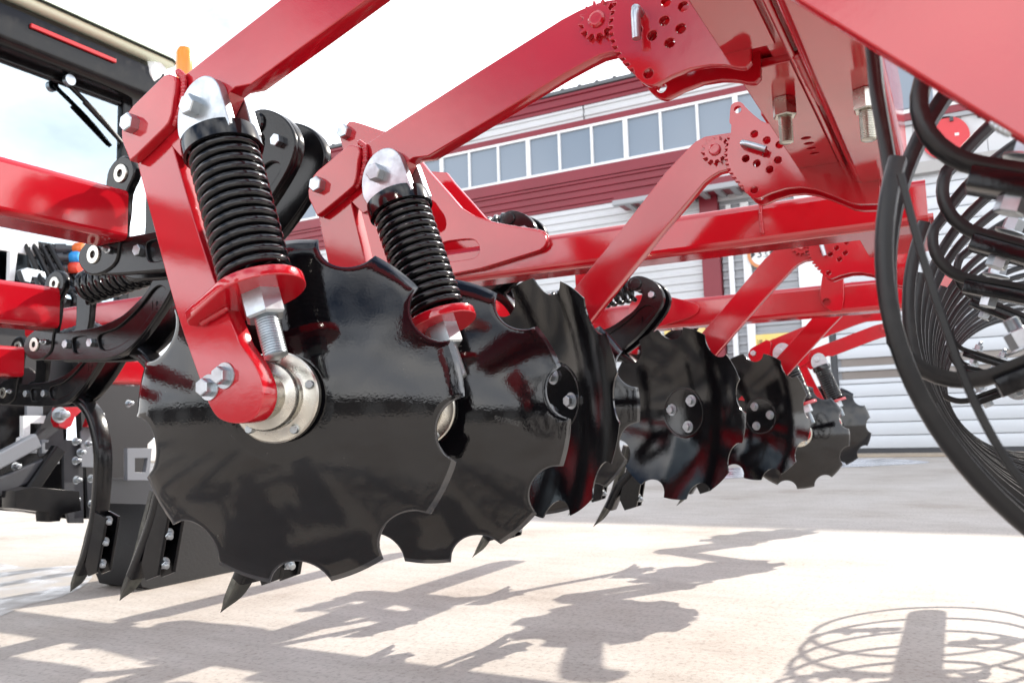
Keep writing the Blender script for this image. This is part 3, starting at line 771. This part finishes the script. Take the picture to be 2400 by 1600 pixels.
# flat strap across the near end and the tail of the outermost hoop
bm = bmesh.new(); sweep(bm, spline([PX(u, v, .70) for u, v in [(2112,415),(2150,560),(2205,735),(2290,955),(2400,1135),(2560,1290),(2800,1390)]], 8), rrect(.022,.006,.001,1), up=V((0,-1,.3))); part('strap', bm, HOOPM, roller, 40)
bm = bmesh.new(); sweep(bm, spline([PX(u, v, .76) for u, v in [(2020,-60),(2046,115),(2056,215),(2078,345),(2090,420)]], 8), rrect(.022,.012,.004,2), up=V((0,-1,.2))); part('scraper', bm, HOOPM, roller, 40)

# =================================================================== FACTORY BUILDING
WX = 17.1
fac = thing('factory_building', (WX+.5, 6, 0), 'white and crimson corrugated factory hall with a strip of high windows', 'building')
CWHITE = mat('white_cladding', (.60,.61,.63), .35, 0, 1.5, mottle=(.7,(.53,.54,.55),.4,.75))
CRED = mat('crimson_cladding', (.22,.012,.026), .35, 0, 1.5, mottle=(.6,(.18,.010,.021),.4,.75))
CGREY = mat('grey_shutter', (.34,.35,.37), .4, 0, 1.5)
GLASS = mat('window_glass', (.20,.25,.31), .06, 0, 1.52, bump=[(1.4,.02,.02)])
DOORM = mat('door_enamel', (.62,.65,.69), .28, 0, 1.5, mottle=(.5,(.57,.60,.63),.4,.7))
ROOFM = mat('roof_sheet', (.12,.13,.14), .6)
def ribbed(name, y0, y1, z0, z1, pitch, amp, m, parent, X=WX, flat=.45):
    """sheet with horizontal ribs; ribs stand out towards -X"""
    pts = []; z = z0
    while z < z1-1e-6:
        for f, d in ((0,0),(flat,0),(flat+.10,amp),(.90,amp),(1.0,0)):
            zz = z+f*pitch
            if zz <= z1: pts.append((zz, X-d))
        z += pitch
    pts.append((z1, X))
    bm = bmesh.new(); A = [bm.verts.new((x, y0, zz)) for zz, x in pts]; B = [bm.verts.new((x, y1, zz)) for zz, x in pts]
    for i in range(len(pts)-1): bm.faces.new((A[i], A[i+1], B[i+1], B[i]))
    for q, yy in ((A, y0), (B, y1)):
        e0 = bm.verts.new((X+.06, yy, z1)); e1 = bm.verts.new((X+.06, yy, z0)); bm.faces.new(q+[e0, e1])
    return part(name, bm, m, parent, 30)
box('core_wall', (WX+.07, -9, 0), (WX+9, 19, 8.30), CWHITE, fac)
# lower white cladding in sheets of 6 m
for y0 in (4.53, 9.5, 14.5): ribbed('cladding_sheet', y0, min(y0+4.96, 19), .12, 5.66, .172, .040, CWHITE, fac)
ribbed('cladding_sheet', 4.2, 19, 5.67, 6.30, .158, .040, CRED, fac, X=WX-.01)
box('flashing', (WX-.07, 2.0, 6.30), (WX+.06, 19, 6.56), CRED, fac, .01)
# window strip: panes and mullions, each its own
mus = [760,826,892,966,1038,1100.7,1168.7,1242,1313.4,1391.8,1472,1552,1636,1722,1800]
yv = [PX(u, 400-(u-1300)*.2, WX).y for u in mus]
step = (yv[4]-yv[11])/7
yy = [yv[11]+step*k for k in range(-5, 18)]
wf = box('window_frame', (WX-.055, yy[0]-.03, 6.56), (WX+.05, yy[-1]+.03, 6.62), WHT, fac)
box('window_head', (WX-.055, yy[0]-.03, 7.50), (WX+.05, yy[-1]+.03, 7.56), WHT, fac)
for k, y in enumerate(yy):
    wdt = .055 if k % 3 == 0 else .030
    box('mullion', (WX-.050, y-wdt, 6.62), (WX+.05, y+wdt, 7.50), WHT, fac)
    if k < len(yy)-1:
        w2 = .055 if (k+1) % 3 == 0 else .030
        box('window_pane', (WX+.0, y+wdt, 6.62), (WX+.03, yy[k+1]-w2, 7.50), GLASS, fac)
box('trim', (WX-.06, 2.0, 7.56), (WX+.06, 19, 7.70), CRED, fac, .01)
ribbed('cladding_sheet', 2.0, 7.1, 7.70, 8.05, .175, .035, CWHITE, fac)
ribbed('cladding_sheet', 7.14, 19, 7.70, 8.05, .175, .035, CWHITE, fac)
ribbed('fascia', 2.0, 19, 8.05, 8.42, .185, .045, CRED, fac, X=WX-.03)
rf = box('roof', (WX-.12, -9, 8.42), (WX+9.2, 19.2, 8.50), ROOFM, fac)
for k in range(40):
    y = 2.0+.43*k; box('roof_rib', (WX-.13, y-.04, 8.49), (WX+1.0, y+.04, 8.53), ROOFM, rf)
# gate zone: red pillar, conduits, grey shutter, white post
box('pillar', (WX-.16, 4.14, 0), (WX+.06, 4.52, 5.66), CRED, fac, .015)
ribbed('shutter', 2.64, 4.12, .10, 5.3, .172, .040, CGREY, fac, flat=.5)
box('shutter_head', (WX-.05, 2.0, 5.3), (WX+.06, 4.2, 6.30), CWHITE, fac, .01)
for y, r_ in ((3.93,.055),(3.60,.085)): box('conduit', (WX-.11, y-r_, 0), (WX-.045, y+r_, 5.2), WHT, fac, .02)
box('post', (WX-.10, 2.13, 0), (WX+.06, 2.62, 6.25), WHT, fac, .015)
cn = box('canopy', (WX-.75, 3.2, 5.42), (WX+.06, 6.2, 5.62), CRED, fac, .012)
for k in range(9): box('canopy_rib', (WX-.74, 3.3+.32*k, 5.36), (WX-.02, 3.42+.32*k, 5.42), CGREY, cn)
box('gutter', (WX-.86, 3.2, 5.34), (WX-.75, 6.2, 5.46), CGREY, cn, .02)
# sectional door made of slats, with two glazed strips
door = box('door_frame', (WX-.06, 2.02, 0), (WX+.06, 2.12, 5.2), DARK, fac)
me_s = None
def door_slat(z0, z1, m):
    bm = bmesh.new(); bm_box(bm, (WX-.01, -3.48, (z0+z1)/2), (.05, 10.98, (z1-z0)-.014), None, .006); return part('door_slat', bm, m, fac, 40)
zz = .12; k = 0
while zz < 5.15:
    hgt = .245
    if k in (5, 6): 
        door_slat(zz, zz+.10, DOORM); box('glazed_strip', (WX+.01, -8.9, zz+.10), (WX+.03, 1.95, zz+hgt), mat('door_glazing', (.25,.22,.20), .12), fac)
    else: door_slat(zz, zz+hgt, DOORM)
    zz += hgt; k += 1
box('door_backing', (WX+.034, -9, 0), (WX+.05, 2.02, 5.2), CGREY, fac)
box('door_sill', (WX-.05, -9, .0), (WX+.05, 2.1, .11), DARK, fac)
box('door_header', (WX-.22, -9, 5.2), (WX+.06, 2.02, 5.42), mat('header_grey', (.40,.39,.38), .5), fac, .01)
for k in range(28):
    y = 1.98-.40*k; box('wall_panel', (WX-.03, y-.392, 5.43), (WX+.05, y, 6.20), CWHITE, fac, .006)
box('door_fascia', (WX-.10, -9, 6.20), (WX+.06, 2.0, 6.28), CGREY, fac)
for k in range(24): box('fascia_bracket', (WX-.14, 1.5-.45*k, 6.12), (WX-.03, 1.56-.45*k, 6.20), DARK, fac)
box('door_trim', (WX-.12, -9, 6.28), (WX+.06, 2.0, 6.42), CRED, fac, .01)
box('door_cap', (WX-.13, -9, 6.42), (WX+.06, 2.0, 6.48), WHT, fac)
for k in range(6):
    box('window_pane', (WX+.0, 1.6-1.75*k-1.6, 6.56), (WX+.04, 1.6-1.75*k, 7.9), GLASS, fac)
box('upper_frame', (WX+.04, -9, 6.48), (WX+.06, 2.0, 8.42), WHT, fac)
ap = box('apron', (WX-1.05, -9, 0), (WX+.0, 28, .035), mat('apron_concrete', (.40,.33,.25), .8, mottle=(2,(.33,.27,.21),.4,.7)), None, .01); tag(ap, 'low tan concrete apron along the foot of the factory', kind='structure')

# ---- unseen hall behind the lens, added for the dark band mirrored in the paint
HX = -24.0
hall = thing('reflection_hall', (HX, 0, 0), 'dark unseen hall added behind the lens to darken reflections in the glossy paint', 'building')
HG = mat('dark_cladding', (.045,.048,.05), .6, mottle=(.4,(.06,.06,.06),.4,.7)); HR = mat('hall_roof', (.03,.03,.033), .6)
for y0, y1, h_ in ((-30,1.9,2.6),(2.0,6.4,7.4),(6.5,40,2.3)):
    box('wall', (HX-8, y0, 0), (HX, y1, h_), HG, hall); box('roof', (HX-8.3, y0-.05, h_), (HX+.5, y1+.05, h_+.35), HR, hall, .05)
for k in range(7):
    y = -24+9*k; box('gate', (HX+.01, y, 0), (HX+.06, y+4, 2.1), mat('hall_gate', (.16,.17,.18), .5), hall)

# ---- signs -----------------------------------------------------------------------
def wallM(p): return Matrix.Translation(p) @ Matrix(((0,0,-1),(-1,0,0),(0,1,0))).to_4x4()   # text right = -Y, up = Z, faces -X
INK = mat('sign_black', (.02,.02,.025), .5); YEL = mat('sign_yellow', (.83,.60,.16), .4, mottle=(2,(.80,.64,.28),.4,.7)); SRED = mat('sign_red', (.62,.04,.05), .4); SORG = mat('sign_ring', (.62,.24,.09), .45)
c = PX(1790,597,WX); c.x = WX-.13
hs = thing('height_sign', c, 'round white 3.5 height limit sign with a coloured ring', 'sign')
lathe('ring', [(.235,0),(.30,0),(.30,.016),(.235,.016),(.235,0)], c, V((-1,0,0)), SORG, hs, 48)
lathe('face', [(0,0),(.236,0),(.236,.010),(0,.010)], c, V((-1,0,0)), WHT, hs, 48)
lathe('bracket', [(0,-.13),(.03,-.13),(.03,0),(0,0)], c, V((-1,0,0)), CGREY, hs, 12)
for sgn in (1, -1):
    plate('arrow', [[(c.y+sgn*.225, c.z+.08),(c.y+sgn*.135, c.z),(c.y+sgn*.225, c.z-.08)]], c.x-.014, .004, INK, hs, .0003)
text_obj('lettering', '3', .24, wallM(c+V((-.013,.055,0))), INK, hs); text_obj('lettering', '.5', .15, wallM(c+V((-.013,-.06,-.03))), INK, hs)
def notice(p0, p1, rows, label):
    c = (p0+p1)/2; c.x = WX-.10
    n_ = thing('notice_board', c, label, 'sign')
    h = abs(p1.z-p0.z)/2; w_ = abs(p1.y-p0.y)/2
    box('panel', (WX-.105, c.y-w_, c.z-h), (WX-.085, c.y+w_, c.z+h), YEL, n_, .004)
    box('fixing', (WX-.085, c.y-w_*.6, c.z-h*.5), (WX-.02, c.y+w_*.6, c.z+h*.5), CGREY, n_)
    for s_, dz, sz, dy in rows: text_obj('lettering', s_, sz, wallM(V((WX-.107, c.y+dy, c.z+dz))), INK, n_)
a = PX(1770,786,WX); b = PX(1884,884,WX)
notice(a, b, [('\u8fdb\u5165\u8f66\u95f4\u5fc5\u987b', .28, .135, .0)], 'yellow notice board with a row of black characters beside the white post')
a = PX(1560,772,WX); b = PX(1668,850,WX)
notice(a, b, [], 'plain yellow notice board left of the crimson pillar')
c = PX(2216,326,WX); c.x = WX-.08
rs = thing('round_sign', c, 'round red sign with small white marks on the panels above the door', 'sign')
lathe('face', [(0,0),(.40,0),(.40,.02),(0,.02)], c, V((-1,0,0)), SRED, rs, 48); lathe('fixing', [(0,-.06),(.1,-.06),(.1,0),(0,0)], c, V((-1,0,0)), CGREY, rs, 16)
for dy, dz in ((.21,.17),(.23,.10),(-.19,.02),(-.05,-.27),(.02,-.2)): box('mark', (c.x-.025, c.y+dy-.035, c.z+dz-.02), (c.x-.018, c.y+dy+.035, c.z+dz+.03), WHT, rs)

# =================================================================== TRACTOR
TY = 4.2
tr = thing('tractor', (2.2, 5.4, 0), 'tractor with black cab roof, pale green cap and big rear window', 'tractor')
GRN = mat('pale_green', (.84,.92,.72), .3); ORG = mat('beacon_orange', (.90,.22,.02), .25); 
def glassmat():
    m = bpy.data.materials.new('cab_glass'); m.use_nodes = True; n = m.node_tree.nodes; l = m.node_tree.links; n.clear()
    o = n.new('ShaderNodeOutputMaterial'); g_ = n.new('ShaderNodeBsdfGlossy'); t_ = n.new('ShaderNodeBsdfTransparent'); x = n.new('ShaderNodeMixShader'); fr = n.new('ShaderNodeLayerWeight')
    fr.inputs['Blend'].default_value = .86; g_.inputs['Roughness'].default_value = .02; g_.inputs['Color'].default_value = (.60,.70,.77,1); t_.inputs['Color'].default_value = (.55,.66,.70,1)
    l.new(fr.outputs['Fresnel'], x.inputs[0]); l.new(t_.outputs[0], x.inputs[1]); l.new(g_.outputs[0], x.inputs[2]); l.new(x.outputs[0], o.inputs['Surface']); return m
CGL = glassmat()
ra, rb_ = PY(0,62,TY), PY(352,212,TY)
zr = (PY(100,110,TY).z+PY(300,190,TY).z)/2
xr = PY(372,205,TY).x
box('cab_roof', (.2, TY-.12, zr-.13), (xr, TY+1.9, zr+.13), BLK, tr, .06)
box('roof_cap', (.2, TY-.16, zr+.125), (xr+.02, TY+1.95, zr+.20), GRN, tr, .05)
a, b = PY(72,62,TY-.13), PY(272,142,TY-.13)
box('brake_light', (a.x, TY-.135, (a.z+b.z)/2-.012), (b.x, TY-.118, (a.z+b.z)/2+.012), mat('lamp_red', (.45,.01,.015), .3), tr, .004)
wl = PY(352,176,TY-.05); lathe('work_light', [(0,0),(.075,0),(.085,.03),(.07,.07),(0,.075)], wl, V((.2,-1,-.1)), WHT, tr, 28)
p = PY(432,142,TY+.3); lathe('beacon', [(0,-.16),(.05,-.16),(.055,-.05),(.055,.05),(.04,.085),(0,.095)], p, V((0,0,1)), ORG, tr, 24)
xw = PY(286,250,TY).x; xp = PY(311,250,TY).x
box('rear_window', (.35, TY+.02, 1.45), (xw, TY+.03, zr-.12), CGL, tr)
box('window_seal', (.35, TY+.0, zr-.16), (xw, TY+.035, zr-.11), BLK, tr, .008)
box('side_window', (xp-.03, TY+.12, 1.45), (xp-.02, TY+1.6, zr-.12), CGL, tr)
box('front_window', (.35, TY+1.7, 1.45), (xr-.13, TY+1.71, zr-.12), CGL, tr)
box('cab_post', (xw, TY-.01, 1.2), (xp, TY+.10, zr-.1), BLK, tr, .015)
box('cab_post', (xr-.13, TY+1.62, 1.2), (xr-.06, TY+1.72, zr-.1), BLK, tr, .015)
a, b = PY(150,188,TY-.03), PY(285,335,TY-.03)
tube('wiper', [a, a.lerp(b,.5)+V((.02,0,.0)), b], .013, BLK, tr, 8)
a2, b2 = PY(196,240,TY-.035), PY(282,332,TY-.035); tube('wiper_blade', [a2, b2], .010, BLK, tr, 6, 2)
a2 = PY(158,190,TY-.04); lathe('wiper_pivot', [(0,0),(.03,0),(.03,.03),(0,.035)], a2, V((0,-1,0)), ZINC, tr, 16)
box('seat', (1.3, TY+.55, 1.35), (1.8, TY+.75, 2.0), DARK, tr, .05)
bm = bmesh.new(); sweep(bm, [V((1.55+.2*math.cos(t), TY+1.35+.05*math.sin(t), 1.85+.19*math.sin(t))) for t in [2*math.pi*i/24 for i in range(24)]], circ(.016, 8), closed=True); part('steering_wheel', bm, DARK, tr, 60)
# rear body and axle
box('rear_body', (.6, TY+.25, .55), (2.6, TY+1.9, 1.40), mat('axle_black', (.018,.018,.02), .5), tr, .04)
box('axle_housing', (.9, TY+.35, .62), (2.9, TY+.75, .98), mat('axle_black'), tr, .06)
def plateY(name, pts, Y, t, m, parent, holes=(), bev=.002):
    me = outline_mesh([[(p.x, p.z) for p in (PY(u, v, Y) for u, v in q)] for q in [pts, *holes]], t, bev)
    for v in me.vertices: v.co = V((v.co.x, Y - v.co.z, v.co.y))
    me.materials.clear(); me.materials.append(m); me.shade_smooth(); me.set_sharp_from_angle(angle=rad(35))
    return link(name, me, parent)
LGR = mat('light_grey_paint', (.20,.215,.24), .35, 0, 1.5)
plateY('body_panel', [(-60,540),(85,562),(92,602),(-60,576)], 4.0, .02, WHT, tr)
plateY('strut', [(20,590),(37,593),(30,660),(18,658)], 3.98, .03, WHT, tr)
plateY('shackle', [(43,634),(58,628),(98,638),(106,655),(104,672),(88,668),(84,652),(70,650),(66,664),(52,660)], 3.9, .04, ZINC, tr)
vb = plateY('valve_block', [(48,565),(150,580),(152,668),(52,655)], 4.1, .10, BLK, tr)
for k, (u, v, m_) in enumerate([(172,604,mat('cap_blue', (.03,.30,.72), .35)),(170,629,mat('cap_red', (.70,.06,.03), .35)),(180,584,mat('cap_orange', (.75,.16,.03), .35)),(196,612,mat('cap_blue')),(170,654,BLK)]):
    q = PY(u, v, 3.98); lathe('coupler_cap', [(0,-.02),(.022,-.02),(.034,0),(.034,.03),(.026,.042),(0,.045)], q, V((.35,-1,0)), m_, vb, 20)
    lathe('coupler', [(0,-.14),(.02,-.14),(.02,-.1),(.028,-.1),(.028,-.05),(.02,-.05),(.02,-.02),(0,-.02)], q, V((1,-.5,.1)), DARK, vb, 16)
plateY('hitch_plate', [(-60,850),(60,862),(120,905),(150,925),(148,1032),(193,1032),(196,1215),(150,1215),(-60,1180)], 4.05, .06, BLK, tr)
plateY('guard_plate', [(73,1028),(108,978),(125,953),(146,1003),(150,1060),(90,1070)], 3.92, .012, DARK, tr)
plateY('guard_plate', [(188,1012),(207,990),(223,1005),(224,1085),(218,1095),(190,1094)], 3.90, .010, LGR, tr)
plateY('support_plate', [(146,1030),(190,1032),(194,1225),(160,1225),(148,1180)], 3.94, .02, DARK, tr)
plateY('bracket', [(50,974),(104,974),(98,992),(67,992),(66,1030),(64,1042),(40,1044),(42,1026),(50,1022)], 3.88, .03, WHT, tr)
plateY('bracket', [(294,1050),(352,1050),(345,1125),(294,1125)], 3.86, .03, LGR, tr, holes=[[(312,1073),(342,1073),(337,1106),(312,1106)]])
plateY('bracket', [(226,1003),(246,1003),(240,1052),(226,1052)], 3.9, .03, LGR, tr, holes=[[(229,1010),(240,1010),(238,1020),(229,1020)],[(229,1027),(239,1027),(237,1042),(229,1042)]])
plateY('bracket', [(60,950),(98,950),(98,976),(60,976)], 3.95, .02, LGR, tr)
for (u, v) in [(68,1040),(95,1040)]:
    plateY('clip', [(u,v-10),(u+16,v-10),(u+16,v-4),(u+8,v-4),(u+8,v+14),(u+16,v+14),(u+16,v+22),(u,v+22)], 3.86, .02, LGR, tr)
lk = plateY('lug', [(126,985),(130,955),(195,953),(168,978),(160,998),(146,1005),(132,1000)], 3.84, .05, RED, tr)
bolt(PY(139,972,3.815), V((0,-1,0)), .045, lk, ME_STUD, 'nut')
lk = plateY('lug', [(198,1000),(212,960),(242,985),(248,1000),(225,1006)], 3.86, .04, RED, tr); bolt(PY(221,975,3.84), V((0,-1,0)), .045, lk, ME_STUD, 'nut')
beam('lift_link', PY(-40,1098,3.8), PY(84,1032,3.8), .05, .07, .01, LGR, tr)
beam('lift_link', PY(40,1190,3.78), PY(136,1052,3.78), .05, .06, .01, BLK, tr)
beam('lift_link', PY(-30,1150,3.8), PY(110,1090,3.8), .04, .08, .01, DARK, tr)
for u, v in [(176,1034),(187,1060),(176,1079),(178,1124),(174,1170),(212,1121),(123,1083),(35,1092),(205,1040),(213,1180),(330,940),(300,945)]: bolt(PY(u, v, 3.80), V((.2,-1,0)), .024, tr, ME_STUD, 'pin')
plateY('draw_frame', [(20,1150),(60,1140),(170,1150),(175,1195),(130,1205),(125,1220),(100,1222),(98,1200),(20,1190)], 3.7, .10, BLK, tr)
plateY('mud_shield', [(200,1120),(420,1120),(420,1225),(205,1215)], 3.95, .02, DARK, tr)
for k in range(4):
    a = PY(60+18*k, 575, 4.0); b = PY(150+25*k, 700, 3.7); c_ = PY(60+70*k, 800, 3.8)
    tube('hose', [a, a.lerp(b,.5)+V((0,0,-.06)), b, c_], .014, BLK, tr, 8, 6)

plateY('dark_backing', [(176,835),(372,850),(372,1010),(340,1040),(335,1150),(300,1210),(195,1205)], 4.25, .05, mat('axle_black'), tr)  # dark backing sheets added to close bright gaps behind the tractor linkage
plateY('dark_backing', [(-60,560),(250,610),(360,640),(372,960),(-60,960)], 4.35, .05, mat('axle_black'), tr)
weld([V((XL1-.002, *q)) for q in yz([(1781,470),(1783,505),(1787,545)], XL1-.002)], .0055, gs)

plateY('tyre_slab', [(300,1180),(520,1180),(520,1340),(420,1362),(310,1376),(282,1370),(270,1340),(276,1270)], 3.45, .30, mat('tyre_slab_rubber', (.007,.007,.008), .6, bump=[(60,.2,.004)]), tr)  # flat black slab standing in for the dark lower part of the tractor tyre
plateY('dark_backing', [(-60,1100),(60,1110),(196,1120),(196,1200),(130,1206),(-60,1190)], 4.15, .05, mat('axle_black'), tr)
